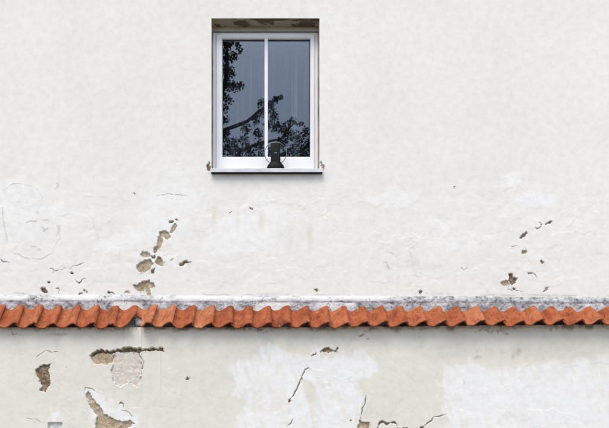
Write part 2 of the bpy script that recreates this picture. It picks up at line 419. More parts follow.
# smudges of dirt with their own shapes, plus flat dark bands below the sill (px, py, rx, ry, amount)
SMUT_UP = [(30, 205, 22, 8, .10), (35, 250, 14, 5, .10), (62, 287, 10, 5, .08), (386, 266, 5, 4, .3), (415, 262, 5, 12, .12), (512, 287, 14, 4, .14),
           (150, 252, 16, 14, .06), (590, 250, 20, 24, .05), (300, 176, 30, 3, .10), (240, 176, 28, 2.6, .16), (140, 292, 16, 3, .2), (436, 294, 22, 2.2, .28), (545, 295, 40, 1.8, .2), (57, 186, 3, 4, .3), (4, 190, 2, 4, .25)]
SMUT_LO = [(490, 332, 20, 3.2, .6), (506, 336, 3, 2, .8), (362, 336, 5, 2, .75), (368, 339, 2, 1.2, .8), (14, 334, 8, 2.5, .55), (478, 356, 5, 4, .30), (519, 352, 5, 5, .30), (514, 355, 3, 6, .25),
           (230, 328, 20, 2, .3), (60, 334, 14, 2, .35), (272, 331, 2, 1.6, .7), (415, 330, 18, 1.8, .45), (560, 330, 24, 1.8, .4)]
STAIN_UP = [(214, 214, 2.2, 10, .7), (238, 218, 2, 9, .5), (262, 222, 3, 9, .6), (310, 235, 3, 14, .6), (290, 235, 4, 12, .35), (278, 232, 3, 10, .35), (300, 206, 90, 40, .05)]
STAIN_LO = [(420, 338, 6, 12, .35), (442, 352, 9, 9, .28), (300, 340, 60, 7, .16), (540, 352, 50, 8, .32), (255, 352, 8, 4, .35), (480, 348, 26, 10, .16), (150, 385, 30, 40, .06), (90, 336, 60, 6, .12)]

def poly_sdf(X, Z, pts):
    n = len(pts); d = np.full(X.shape, 1e9); s = np.zeros(X.shape, bool)
    for i in range(n):
        ax, az = pts[i]; bx, bz = pts[(i + 1) % n]
        ex, ez = bx - ax, bz - az
        tt = np.clip(((X - ax) * ex + (Z - az) * ez) / max(ex * ex + ez * ez, 1e-12), 0, 1)
        d = np.minimum(d, (X - ax - tt * ex) ** 2 + (Z - az - tt * ez) ** 2)
        c_ = ((az > Z) != (bz > Z))
        with np.errstate(divide='ignore', invalid='ignore'):
            s ^= c_ & (X < (bx - ax) * (Z - az) / (bz - az + (1e-15 if bz == az else 0)) + ax)
    d = np.sqrt(d); return np.where(s, -d, d)
def line_d(X, Z, pts):
    d = np.full(X.shape, 1e9); par = np.zeros(X.shape); n = len(pts) - 1
    for i in range(n):
        ax, az = pts[i]; bx, bz = pts[i + 1]; ex, ez = bx - ax, bz - az
        tt = np.clip(((X - ax) * ex + (Z - az) * ez) / max(ex * ex + ez * ez, 1e-12), 0, 1)
        q = np.hypot(X - ax - tt * ex, Z - az - tt * ez)
        par = np.where(q < d, (i + tt) / n, par); d = np.minimum(d, q)
    return d, par

def lines(segs, snap=()):
    out = []
    for a_, b_, st in segs:
        n = max(1, int(round((b_ - a_) / st))); out += list(np.linspace(a_, b_, n + 1))
    out = np.array(sorted(set(np.round(out, 5))))
    for s_ in snap:
        out[np.argmin(abs(out - s_))] = s_
    return out

def plaster_wall(name, y0, xs, zs, chips, cracks, welts, wash, wash_holes, smut, stain, relief, hole, mat, seed, strips=(), warp=None, extra_dirt_shade=None, wash_noise=lambda X, Z: np.zeros(X.shape)):
    X, Z = np.meshgrid(xs, zs); nz_, nx_ = X.shape
    wp = lambda pts: [(P(px, py, y0).x, P(px, py, y0).z) for px, py in pts]
    def win(pts, m):
        q = np.array(pts)
        i0, i1 = np.searchsorted(xs, [q[:, 0].min() - m, q[:, 0].max() + m]); j0, j1 = np.searchsorted(zs, [q[:, 1].min() - m, q[:, 1].max() + m])
        return slice(j0, j1), slice(i0, i1)
    H = np.zeros(X.shape)                               # outward relief of the coat
    rel = relief(X, Z)
    H += rel
    sd_all = np.full(X.shape, .5); cid = np.full(X.shape, -1); dep = np.zeros(X.shape); rimw = np.zeros(X.shape)
    for i, (pts, mt, dp) in enumerate(chips):
        q = wp(pts); sl = win(q, .08); x_, z_ = X[sl], Z[sl]
        jag = (.0015 if mt == 'slot' else 1) * (.009 * vnoise(x_, z_, .026, seed + 40 + i) + .005 * vnoise(x_, z_, .011, seed + 60 + i))
        s_ = poly_sdf(x_, z_, q) + jag
        m_ = s_ < sd_all[sl]
        sd_all[sl] = np.where(m_, s_, sd_all[sl])
        cid[sl] = np.where(m_ & (s_ < 0), i, np.where(m_, -1, cid[sl]))
        dep[sl] = np.where(m_ & (s_ < 0), dp, dep[sl])
    # snap the grid on to the broken edges
    gz, gx = np.gradient(sd_all)
    dx = np.gradient(X, axis=1); dz = np.gradient(Z, axis=0)
    gx = gx / dx; gz = gz / dz; gn = np.maximum(np.hypot(gx, gz), .3)
    snapm = (abs(sd_all) < .0026) & (abs(dx) < .0056) & (abs(dz) < .0056)
    if hole:
        for v, arr in ((hole[0], X), (hole[1], X), (hole[2], Z), (hole[3], Z)): snapm &= abs(arr - v) > .006
    mv = np.clip(-sd_all / gn ** 2, -.0025, .0025) * snapm
    X2 = X + gx * mv; Z2 = Z + gz * mv
    inside = (sd_all < 0) & ~snapm & (cid >= 0)
    lift = np.exp(-np.clip(sd_all, 0, 1) / .012) * (.0006 + .0018 * vnoise(X, Z, .06, seed + 5))
    H += np.where(inside, 0, lift * (sd_all < .2))
    rough = .0035 * fbm(X, Z, .03, seed + 9, 3) + .004 * vnoise(X, Z, .08, seed + 13)
    ramp_in = sst(0, .010, -sd_all)
    H = np.where(inside, -dep * (.75 + .25 * ramp_in) + rough * (dep < .03), H)
    dirt_shade = np.zeros(X.shape)
    dirt_shade += .42 * np.exp(-np.clip(sd_all, 0, 1) / .006) * sst(-.1, .5, vnoise(X, Z, .05, seed + 21)) * (sd_all < .1)
    for pts, hw, dp in cracks:
        q = wp(pts); sl = win(q, .05); x_, z_ = X[sl], Z[sl]
        d, par = line_d(x_ + .005 * vnoise(x_, z_, .025, seed + 31), z_ + .005 * vnoise(x_, z_, .025, seed + 32), q)
        ww = .8 * hw * (.35 + .8 * sst(0, .3, par) * sst(0, .3, 1 - par) + .75 * vnoise(x_, z_, .035, seed + 33))
        c_ = 1 - sst(.35, 1.3, d / np.maximum(ww, .001))
        H[sl] -= np.where(inside[sl], 0, dp * c_); dirt_shade[sl] = np.maximum(dirt_shade[sl], .95 * c_)
    for pts, hw, hh, dd in welts:
        q = wp(pts); sl = win(q, .08); x_, z_ = X[sl], Z[sl]
        d, par = line_d(x_ + .012 * vnoise(x_, z_, .05, seed + 35), z_ + .012 * vnoise(x_, z_, .05, seed + 36), q)
        br = sst(-.55, .45, vnoise(x_, z_, .07, seed + 37))
        c_ = (1 - sst(.1, 1.6, d / hw)) * (.35 + .65 * br)
        H[sl] += .45 * hh * c_; dirt_shade[sl] = np.maximum(dirt_shade[sl], dd * c_ * (.4 + .6 * br))
    def blobs(lst, sharp, sc, sd_):
        r = np.zeros(X.shape)
        for px, py, rx, ry, am in lst:
            c_ = P(px, py, y0); q = ((X - c_.x) / (rx / 100)) ** 2 + ((Z - c_.z) / (ry / 100)) ** 2
            v = np.exp(-q * 1.2)
            nn = .5 + .5 * fbm(X, Z, sc, sd_, 4, .7)
            r = np.maximum(r, am * v ** .5 * sst(sharp, sharp + .16, nn * .72 + v * .28))
        return r
    dirt_shade = np.maximum(dirt_shade, blobs(smut, .50, .028, seed + 51))
    if extra_dirt_shade is not None: dirt_shade = np.maximum(dirt_shade, extra_dirt_shade(X, Z))
    stn = blobs(stain, .28, .16, seed + 71)
    wsh = wash_noise(X, Z)
    for pts in wash:
        q = wp(pts); nn = .03 * vnoise(X, Z, .12, seed + 80) + .026 * vnoise(X, Z * .5 + X * .3, .03, seed + 81) + .006 * vnoise(X, Z, .012, seed + 82)
        s_ = poly_sdf(X, Z, q) + nn
        wsh = np.maximum(wsh, 1 - sst(-.05, .02, s_))
    for pts in wash_holes:
        s_ = poly_sdf(X, Z, wp(pts)) + .02 * vnoise(X, Z, .08, seed + 83)
        wsh *= sst(-.03, .01, s_)
    brush = sst(-.75, .15, fbm(X * 1.6 + Z * .5, Z * .55, .07, seed + 85, 4, .6) + .25 * vnoise(X, Z, .3, seed + 86))
    wsh *= .45 + .55 * brush
    H += .0012 * wsh
    for xa, xb, za, zb, hh in strips:                    # filled chases: thin raised bands
        pa, pb = P(xa, za, y0), P(xb, zb, y0)
        H += hh * sst(pa.x - .003, pa.x + .003, X) * (1 - sst(pb.x - .003, pb.x + .003, X)) * (1 - sst(pa.z - .05, pa.z + .1, Z)) * sst(pb.z - .02, pb.z + .25, Z) * (~inside)
    if warp is not None: Z2 = Z2 + warp(X, Z)
    V = np.stack([X2, y0 - H, Z2], -1).reshape(-1, 3)
    idx = np.arange(nz_ * nx_).reshape(nz_, nx_)
    F = np.stack([idx[:-1, :-1], idx[:-1, 1:], idx[1:, 1:], idx[1:, :-1]], -1).reshape(-1, 4)
    keep = np.ones(len(F), bool)
    if hole:
        cxm = (X[:-1, :-1] + X[1:, 1:]).ravel() / 2; czm = (Z[:-1, :-1] + Z[1:, 1:]).ravel() / 2
        keep = ~((cxm > hole[0]) & (cxm < hole[1]) & (czm > hole[2]) & (czm < hole[3]))
    ci = np.where(inside, cid, -1).ravel(); fc = ci[F]
    fid = np.where((fc >= 0).sum(1) >= 4, fc.max(1), -1)
    def build(nm, sel, mt, parent):
        Fs = F[sel]; used, inv = np.unique(Fs, return_inverse=True); inv = inv.reshape(Fs.shape)
        me = bpy.data.meshes.new(nm); me.vertices.add(len(used)); me.vertices.foreach_set('co', V[used].astype(np.float32).ravel())
        me.loops.add(inv.size); me.loops.foreach_set('vertex_index', inv.ravel().astype(np.int32))
        me.polygons.add(len(Fs)); me.polygons.foreach_set('loop_start', np.arange(0, inv.size, 4, dtype=np.int32))
        me.polygons.foreach_set('use_smooth', np.ones(len(Fs), bool))
        me.update(calc_edges=True)
        for an, ar in (('wash', wsh), ('dirt_shade', dirt_shade), ('stain', stn)):
            at = me.attributes.new(an, 'FLOAT', 'POINT'); at.data.foreach_set('value', ar.ravel()[used].astype(np.float32))
        return link(nm, me, parent, mt)
    wall = build(name, keep & (fid < 0), mat, None); put(wall)
    txt = {'tan': 'sandy render bared where plaster flaked off', 'brown': 'brown render bared where plaster chipped off',
           'pale': 'pale pinkish undercoat bared below a dark crevice', 'slot': 'small rectangular slot with pale inside'}
    for i, (pts, mt, dp) in enumerate(chips):
        sel = keep & (fid == i)
        if sel.sum() < 3: continue
        o = build('wall_slot' if mt == 'slot' else 'bare_patch', sel, M[mt], wall)
        o['label'] = txt[mt]
    return wall

# upper wall -------------------------------------------------------
HX0, HX1, HZ0, HZ1 = 2.114, 3.195, zpix(170.5), zpix(18.3)      # window opening
ZS = 3.02
xs = lines([(-5, -.3, .12), (-.3, -.1, .02), (-.1, 6.2, .005), (6.2, 6.4, .02), (6.4, 11, .12)], (HX0, HX1))
zs = lines([(ZS, 4.62, .005), (4.62, 4.9, .02), (4.9, 8.3, .035)], (HZ0, HZ1))
def rel_up(X, Z):
    low = 1 - sst(3.9, 4.75, Z + .25 * vnoise(X, Z, .9, 3))
    r = .0022 * fbm(X, Z, .5, 11, 3) + .0012 * fbm(X * .6, Z, .11, 14, 3) * (.35 + .65 * low)
    r += low * (.0022 * np.abs(vnoise(X, Z, .17, 17)) ** .7 * sst(-.1, .4, vnoise(X, Z, .6, 19)))
    r += low * .0013 * sst(.12, .24, fbm(X, Z, .26, 23, 4, .55))         # edges of old paint layers
    r -= low * .0010 * sst(.26, .38, fbm(X, Z, .2, 29, 4, .6))
    return r
plaster_wall('upper_wall', 0.0, xs, zs, UP, UPC, UPB, [], [], SMUT_UP, STAIN_UP, rel_up, (HX0, HX1, HZ0, HZ1), M['coat'], 100,
             extra_dirt_shade=lambda X, Z: .55 * np.exp(-np.abs(Z - (zpix(293.6) - .023 * X / 6.09) - .008 * vnoise(X, Z, .2, 191)) / .007) * sst(-.1, .5, fbm(X, Z * 3, .25, 192, 5, .65)),
             wash_noise=lambda X, Z: sst(-.12, .22, fbm(X * .8, Z * 1.2, .55, 151, 5, .6) + .45 * (1 - sst(.0, .8, abs(Z - 3.85) * 1.1)) - .42))
# lower wall, thicker than the upper one ---------------------------
YL = -0.150
def lo_top(X): return 2.878 + .028 * np.clip((X - 2.9) / 3.1, 0, 1) + .004 * fbm(X, X * 0, .12, 399, 3)
xs2 = lines([(-5, -.3, .12), (-.3, -.1, .02), (-.1, 6.2, .005), (6.2, 6.4, .02), (6.4, 11, .12)])
zs2 = lines([(-.05, 1.4, .05), (1.4, 1.78, .02), (1.78, 2.88, .005)])
def rel_lo(X, Z):
    r = .0026 * fbm(X, Z, .6, 41, 3) + .0014 * fbm(X * .6, Z, .12, 44, 3)
    r += .0012 * sst(.18, .26, fbm(X, Z, .3, 47, 4, .5))
    return r
plaster_wall('lower_wall', YL, xs2, zs2, LO, LOC, LOB, WASH_LO, WASH_HOLES_LO, SMUT_LO, STAIN_LO, rel_lo, None, M['base_coat'], 300,
             strips=[(124.5, 141.8, 316, 400, .007), (128.5, 138.5, 316, 350, .005), (159, 161, 316, 400, .003)],
             warp=lambda X, Z: (lo_top(X) - 2.88) * sst(2.5, 2.88, Z),
             extra_dirt_shade=lambda X, Z: .85 * (1 - sst(.0, .055, lo_top(X) - Z - (lo_top(X) - 2.88) + .03 * vnoise(X, Z, .09, 391))) * sst(-.25, .45, fbm(X, Z, .05, 392, 4, .7) + .25 * vnoise(X, Z * .2, .5, 395)))  # grime that also paints a soft shade edge below the tiles

# the rest of the house: plain sides, back, roof with an added eave ---------
def boxpart(name, lo, hi, mat, bev=0.0):
    bm = bmesh.new(); add_box(bm, lo, hi, bev); return put(bm_obj(name, bm, None, mat))
boxpart('side_wall', (-5.0, .012, 0), (-4.7, 8, 8.3), M['coat'])
boxpart('side_wall', (10.7, .012, 0), (11.0, 8, 8.3), M['coat'])
boxpart('rear_wall', (-4.69, 7.7, 0), (10.69, 7.99, 8.3), M['coat'])
boxpart('added_eave_board', (-5.3, -.40, 8.31), (11.3, .5, 8.36), M['timber'])  # unseen eave, added to dim the top of the wall
put(pydata('roof', [(-5.4, -.48, 8.37), (11.4, -.48, 8.37), (11.4, 4, 11.2), (-5.4, 4, 11.2), (11.4, 8.5, 8.37), (-5.4, 8.5, 8.37),
                    (-5.4, -.48, 8.5), (11.4, -.48, 8.5), (11.4, 4, 11.36), (-5.4, 4, 11.36), (11.4, 8.5, 8.5), (-5.4, 8.5, 8.5)],
           [(6, 7, 8, 9), (9, 8, 10, 11), (0, 1, 7, 6), (1, 4, 10, 8, 7), (5, 0, 6, 9, 11), (4, 5, 11, 10), (0, 5, 4, 1)], None, M['roof']))
# inner leaf of the wall around the window so the room stays dark
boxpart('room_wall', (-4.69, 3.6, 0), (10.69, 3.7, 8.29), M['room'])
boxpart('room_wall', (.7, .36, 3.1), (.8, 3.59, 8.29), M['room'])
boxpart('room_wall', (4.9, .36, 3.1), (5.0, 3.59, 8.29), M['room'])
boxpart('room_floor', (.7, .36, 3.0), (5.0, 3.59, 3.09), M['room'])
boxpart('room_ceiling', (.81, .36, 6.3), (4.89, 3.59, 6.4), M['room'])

# ------------------------------------------------------------------ window
win = empty('window', (0, 0, 0), house); win.location = OFF + Vector((2.655, 0, HZ0))
win['label'] = 'white framed two pane casement window set deep in the wall'
WO = -Vector((2.655, 0, HZ0))
def wput(o): o.parent = win; o.location = WO; return o
D0 = 0.135
# reveal: jambs and soffit (open box, slightly uneven)
def sheet(name, fn, nu, nv, mat):
    vs = [fn(i / nu, j / nv) for j in range(nv + 1) for i in range(nu + 1)]
    fs = [(j * (nu + 1) + i, j * (nu + 1) + i + 1, (j + 1) * (nu + 1) + i + 1, (j + 1) * (nu + 1) + i) for j in range(nv) for i in range(nu)]
    return pydata(name, vs, fs, None, mat, True)
def nzz(x, y): return float(fbm(np.array([x]), np.array([y]), .12, 77, 3)[0])
def sof(u, v):
    e_ = .004 * nzz(u * 1.1, v * .4) * (0 if v in (0, 1) or u in (0, 1) else 1)
    return (HX0 + u * (HX1 - HX0), -.0005 + v * (.22), HZ1 + e_)
wput(sheet('soffit', sof, 60, 12, M['soffit']))
for xj, sg in ((HX0, 1), (HX1, -1)):
    def jm(u, v, xj=xj, sg=sg):
        e_ = .004 * nzz(u * 1.6 + sg, v * .4) * (0 if v in (0, 1) or u in (0, 1) else 1)
        return (xj + sg * e_, -.0005 + v * .22, HZ0 + u * (HZ1 - HZ0))
    wput(sheet('jamb', jm, 60, 12, M['jamb']))
wput(pydata('sill_bed', [(HX0, 0, HZ0), (HX1, 0, HZ0), (HX1, .22, HZ0), (HX0, .22, HZ0)], [(0, 1, 2, 3)], None, M['jamb']))
# back closing plate round the frame (masonry rebate)
def ring(name, outer, inner_profile, mat, parent_put=wput, bot_extra=0.0):
    x0, x1, z0, z1 = outer; vs = []; fs = []
    for ins, y in inner_profile:
        vs += [(x0 + ins, y, z0 + ins), (x1 - ins, y, z0 + ins), (x1 - ins, y, z1 - ins), (x0 + ins, y, z1 - ins)]
    for k_ in range(len(inner_profile) - 1):
        for c_ in range(4):
            a_ = k_ * 4 + c_; b_ = k_ * 4 + (c_ + 1) % 4
            fs.append((a_, b_, b_ + 4, a_ + 4))
    return parent_put(pydata(name, vs, fs, None, mat))
gL, gT = P(222.4, 38.7, D0), P(310.2, 157.0, D0)           # clear glass
gx0, gx1, gz1, gz0 = gL.x, gT.x, gL.z, gT.z
HT = P(262, 32.2, D0).z
ox0, ox1, oz0, oz1 = HX0 + .003, HX1 - .003, HZ0 + .004, HT
wput(sheet('header_strip', lambda u, v: (HX0 + u * (HX1 - HX0), D0 - .003 + .002 * nzz(u, v) * (v not in (0, 1)), HT + .004 + v * (HZ1 - HT - .005)), 40, 4, M['header']))
ring('frame', (ox0, ox1, oz0, oz1), [(0, D0 + .09), (0, D0 + .004), (.004, D0), (.030, D0), (.034, D0 + .004), (.036, D0 + .025), (.036, D0 + .07)], M['pvc'])
# sash : its four sides differ in width, so build from two rectangles
def ring2(name, prof, mat):
    vs = []; fs = []
    for (x0, x1, z0, z1), y in prof:
        vs += [(x0, y, z0), (x1, y, z0), (x1, y, z1), (x0, y, z1)]
    for k_ in range(len(prof) - 1):
        for c_ in range(4):
            a_ = k_ * 4 + c_; b_ = k_ * 4 + (c_ + 1) % 4
            fs.append((a_, b_, b_ + 4, a_ + 4))
    return wput(pydata(name, vs, fs, None, mat))
so_ = (ox0 + .036, ox1 - .036, oz0 + .042, oz1 - .026)
si_ = (gx0, gx1, gz0, gz1)
def ins(r, d): return (r[0] + d, r[1] - d, r[2] + d, r[3] - d)
ring2('sash', [(so_, D0 + .06), (so_, D0 - .008), (ins(so_, .003), D0 - .011), (ins(si_, -.012), D0 - .011), (si_, D0 - .002), (si_, D0 + .055)], M['pvc'])
ring2('gasket', [(ins(si_, .0003), D0 + .0175), (ins(si_, .0005), D0 + .0165), (ins(si_, .006), D0 + .0165), (ins(si_, .006), D0 + .0185)], M['gasket'])
m0, m1 = P(264.5, 100, D0).x, P(267.9, 100, D0).x
def pbox(name, lo, hi, mat, bev=0):
    bm = bmesh.new(); add_box(bm, lo, hi, bev); return wput(bm_obj(name, bm, None, mat))
pbox('mullion', (m0, D0 - .004, gz0 - .004), (m1, D0 + .04, gz1 + .004), M['pvc'], .004)
for xa, xb in ((gx0 - .004, m0 + .004), (m1 - .004, gx1 + .004)):
    pbox('pane', (xa, D0 + .019, gz0 - .004), (xb, D0 + .025, gz1 + .004), M['glass'])
# sill: folded metal sheet with a nose, upturned ends
sx0, sx1 = P(210.6, 168, -.05).x, P(323, 168, -.05).x
zn1, zn0 = P(262, 168.2, -.05).z, P(262, 171.8, -.05).z
bm = bmesh.new()
prof = [(D0 - .002, zn1 + .012), (-.048, zn1), (-.05, zn1 - .003), (-.05, zn0), (-.046, zn0 - .002), (-.040, zn0), (-.040, zn1 - .010), (.0, zn1 - .012), (D0 - .002, zn1)]
va = [bm.verts.new((sx0, y, z)) for y, z in prof]; vb = [bm.verts.new((sx1, y, z)) for y, z in prof]
n_ = len(prof)
for i in range(n_): bm.faces.new((va[i], va[(i + 1) % n_], vb[(i + 1) % n_], vb[i]))
bm.faces.new(list(reversed(va))); bm.faces.new(vb)
bmesh.ops.recalc_face_normals(bm, faces=bm.faces)
sl_o = wput(bm_obj('sill', bm, None, M['sill']))
pbox('sill_shade_block', (sx0 + .004, -.036, zn0 - .003), (sx1 - .004, -.001, zn1 - .013), M['gasket'], .002)  # black block standing in for the shade under the sill

# sheer curtain inside (hangs from its own rod)
cur = empty('net_curtain', (2.65, .5, 6.15))
cur['label'] = 'thin pale net curtain hanging inside behind the window glass'; cur['category'] = 'curtain'
nu, nv = 120, 8; vs = []; fs = []
for j in range(nv + 1):
    for i in range(nu + 1):
        u = i / nu; x = -.62 + 1.24 * u
        vs.append((x, .035 * math.sin(u * 62 + 1.3 * math.sin(u * 17)) * (1 + .25 * math.sin(j)), -1.95 * j / nv + .1))
fs = [(j * (nu + 1) + i, j * (nu + 1) + i + 1, (j + 1) * (nu + 1) + i + 1, (j + 1) * (nu + 1) + i) for j in range(nv) for i in range(nu)]
pydata('drape', vs, fs, cur, M['curtain'], True)
bm = bmesh.new(); bmesh.ops.create_cone(bm, cap_ends=True, segments=12, radius1=.012, radius2=.012, depth=1.36, matrix=Matrix.Translation((0, 0, .11)) @ Matrix.Rotation(R(90), 4, 'Y'))
bm_obj('rod', bm, cur, M['wire'])

# ------------------------------------------------------------------ tiled ledge
ledge = empty('tiled_ledge', (0, 0, 0), house); ledge.location = OFF + Vector((3, 0, 3))
ledge['label'] = 'row of orange clay tiles bedded in mottled grey mortar'
LOF = -Vector((3, 0, 3))
def lput(o): o.parent = ledge; o.location = LOF; return o
def cl(px): return min(640.0, max(-30.0, px))
def py_band(px): return 294.3 + 2.3 * cl(px) / 609
def py_ttop(px): return 304.6 + 2.6 * cl(px) / 609
def py_tbot(px):
    px = cl(px); return 322.4 if px < 290 else 322.4 - 3.4 * (px - 290) / 310
# mortar bed
nx = 2640
gx_ = np.linspace(-4.99, 10.99, nx + 1)
zt = np.array([P(x * 100, py_band(x * 100), -.03).z for x in gx_])
pr = [(.012, .004, .7), (-.002, .002, .5), (-.011, -.008, .7), (-.018, -.020, .8), (-.023, -.036, .8), (-.025, -.052, .6), (-.023, -.062, .35), (-.0205, -.068, .1), (-.022, -.08, 0), (-.024, -.095, 0), (-.023, -.115, 0), (-.023, -.14, 0), (-.026, -.18, 0), (-.035, -.29, 0), (-.06, -.9, 0), (-.130, -.9, 0), (-.147, -.9, 0)]
rows = []; lim_ = []   # rows run from the wall down behind the tiles
for k_, (y, dz_, lm) in enumerate(pr):
    zz = np.full(nx + 1, dz_)
    am = min(1, k_ / 2) * (.007 if k_ < 7 else .007)
    xx = gx_ + .001 * vnoise(gx_, zz, .05, 500)
    yy = y - am * fbm(gx_, zz * 1.3, .09, 510, 4, .6)
    zz2 = zt + dz_ + .007 * fbm(gx_, zz, .35, 520, 4) + (.0045 * vnoise(gx_, zz, .045, 530) if k_ < 8 else 0)
    if dz_ == -.9:                                   # shelf on top of the lower wall
        zz2 = lo_top(gx_) + {-.06: .006, -.130: .003, -.147: -.012}[y] + .004 * fbm(gx_, zz, .06, 525, 3); yy = np.full(nx + 1, y)
    rows.append(np.stack([xx, yy, zz2], -1))
    lim_.append(lm * .34 + .05 + .22 * fbm(gx_, zz, .5, 540, 3) + (.30 if k_ >= 7 else 0) * sst(.15, .5, vnoise(gx_, zz * 0, .35, 545)) - .16 * sst(3.8, 4.5, gx_))
V = np.concatenate(rows); nr = len(pr)
fs = [(j * (nx + 1) + i, (j + 1) * (nx + 1) + i, (j + 1) * (nx + 1) + i + 1, j * (nx + 1) + i + 1) for j in range(nr - 1) for i in range(nx)]
mo = pydata('mortar_bed', V, fs, None, M['mortar'], True)
at = mo.data.attributes.new('lime', 'FLOAT', 'POINT'); at.data.foreach_set('value', np.concatenate(lim_).astype(np.float32))
lput(mo)

PITCH, TL, THK = .1885, .285, .013
def wave(u):
    u = u % 1.0
    f_ = u ** .68
    return ((.5 + .5 * math.cos(2 * math.pi * f_)) ** 1.12)
def tile_mesh(seed, cut=None):
    """x across (0 = crest on the left, PITCH = crest on the right), y down the slope, z up"""
    rnd = random.Random(seed); nu, nv = 20, 5
    ph = rnd.random() * 6
    us = [.02 + (1.105 - .02) * i / nu for i in range(nu + 1)]
    top = []; bot = []
    for j in range(nv + 1):
        for i, u in enumerate(us):
            s_ = j / nv
            if cut: s_ *= cut(u)
            wz = .046 * wave(u) + .015 * float(sst(.35, 1.0, u))
            if u > 1.0: wz += .006 * (u - 1) / .13
            wob = .0025 * math.sin(5 * u + ph) * s_ + .0015 * math.sin(17 * u + ph * 2)
            L_ = TL * s_ + (.004 * math.sin(4.1 * u + ph) + .002 * math.sin(19 * u + ph * 3)) * (j == nv)
            x = u * PITCH + .003 * math.sin(2.5 * s_ + ph)
            top.append((x, -L_, wz + wob)); bot.append((x, -L_, wz + wob - THK))
    n = len(top); vs = top + bot; fs = []
    W = nu + 1
    for j in range(nv):
        for i in range(nu):
            a_ = j * W + i
            fs.append((a_, a_ + W, a_ + W + 1, a_ + 1)); fs.append((n + a_, n + a_ + 1, n + a_ + W + 1, n + a_ + W))
    for i in range(nu):
        a_ = i; fs.append((a_, a_ + 1, n + a_ + 1, n + a_))
        b_ = nv * W + i; fs.append((b_, n + b_, n + b_ + 1, b_ + 1))
    for j in range(nv):
        a_ = j * W; fs.append((a_, n + a_, n + a_ + W, a_ + W))
        b_ = j * W + nu; fs.append((b_, b_ + W, n + b_ + W, n + b_))
    me = bpy.data.meshes.new('roof_tile'); me.from_pydata(vs, [], fs); me.update()
    me.polygons.foreach_set('use_smooth', [True] * len(me.polygons))
    for e_ in me.edges: pass
    me.materials.append(M['tile'])
    me.set_sharp_from_angle(angle=R(50))
    return me
TM = [tile_mesh(i) for i in range(6)]
YT = -.026
rnd = random.Random(5)
def place(px, me, dz=0.0, rz=0.0, dx=0.0):
    """px: crest on the left of the tile"""
    pc = px + PITCH * 50
    T = P(px, py_ttop(pc), YT); T = Vector((P(px, 300, YT).x + dx, YT, P(pc, py_ttop(pc), YT).z - .050))
    # slope so that the lower edge is seen at py_tbot
    best = None
    for k_ in range(200):
        an = R(20 + .25 * k_); y = YT - TL * math.cos(an); z = T.z + .050 - TL * math.sin(an)
        pz = CZ + (z - CZ) * CD / (y + CD)
        d = abs(pz - zpix(py_tbot(pc)))
        if best is None or d < best[0]: best = (d, an)
    o = link('roof_tile', me, ledge)
    o.location = LOF + T + Vector((0, rnd.uniform(-.003, .003), dz + rnd.uniform(-.003, .003)))
    o.rotation_euler = (best[1] + R(rnd.uniform(-1.5, 1.5)), R(rnd.uniform(-1, 1)), rz + R(rnd.uniform(-1.2, 1.2)))
    return o
k_ = 0
x = 4.6 - 18.85 * 8
run = [4.6 + 18.85 * i for i in range(-26, 6)]
for px in run: place(px, TM[k_ % 6]); k_ += 1
last = tile_mesh(31, cut=lambda u: 1.0 if u < .8 else max(.4, 1 - (u - .8) * 1.9))
place(run[-1] + 18.85, last)
broken = tile_mesh(32, cut=lambda u: .44 if u < .34 else min(1.0, .44 + (u - .34) * 4.0))
place(137.5, broken, dz=.002, rz=R(-11), dx=.012)
px = 156.6
while px < 1080:
    place(px, TM[(k_ * 5 + 1) % 6], rz=R(-4.5) if px < 157 else 0, dz=.004 if px < 157 else 0); k_ += 1; px += 18.77
# lump of lime mortar in the gap between the two runs of tiles
bm = bmesh.new(); bmesh.ops.create_icosphere(bm, subdivisions=5, radius=1)
c_ = P(140, 321.5, -.085)
for v in bm.verts:
    q = v.co.copy()
    n1 = float(fbm(np.array([q.x * .07 + 5 + q.y * .03]), np.array([q.z * .07 + q.y * .02]), .06, 600, 4, .65)[0])
    e_ = lambda t_: math.copysign(abs(t_) ** .6, t_)
    v.co = Vector((c_.x + e_(q.x) * .052 * (1 + .5 * n1), c_.y + q.y * .018 * (1 + .9 * n1), c_.z + e_(q.z) * .042 * (1 + .45 * n1)))
mo2 = bm_obj('mortar_lump', bm, None, M['mortar'], True)
at = mo2.data.attributes.new('lime', 'FLOAT', 'POINT'); at.data.foreach_set('value', [.5] * len(mo2.data.vertices))
lput(mo2)

# ------------------------------------------------------------------ little indoor aerial standing on the sill
YA = -.004
def zs_at(y): return zn1 + .012 * (y + .048) / .181
ab = Vector((P(275.6, 160, YA).x, YA, zs_at(YA) + .001))
ant = empty('aerial', ab)
ant['label'] = 'small black television aerial with round wire loop standing on the window sill'; ant['category'] = 'aerial'
bm = bmesh.new()
seg = 40; prof = [(0, .0), (.084, .0), (.088, .006), (.087, .024), (.078, .044), (.062, .064), (.052, .078), (0, .080)]
rings = []
for r_, z in prof:
    rings.append([bm.verts.new((r_ * math.cos(2 * math.pi * i / seg), (.46 * r_) * math.sin(2 * math.pi * i / seg), z)) for i in range(seg)] if r_ else [bm.verts.new((0, 0, z))])
for a_, b_ in zip(rings, rings[1:]):
    for i in range(seg):
        j = (i + 1) % seg
        if len(a_) == 1: bm.faces.new((a_[0], b_[j], b_[i]))
        elif len(b_) == 1: bm.faces.new((a_[i], a_[j], b_[0]))
        else: bm.faces.new((a_[i], a_[j], b_[j], b_[i]))
bmesh.ops.recalc_face_normals(bm, faces=bm.faces)
bm_obj('foot', bm, ant, M['black'], True)
bm = bmesh.new(); add_box(bm, (-.047, -.024, .03), (.047, .020, .268), .010, 3)
for v in bm.verts:
    t_ = (v.co.z - .03) / .24; v.co.x *= 1.06 - .10 * t_; v.co.y += .012 * t_
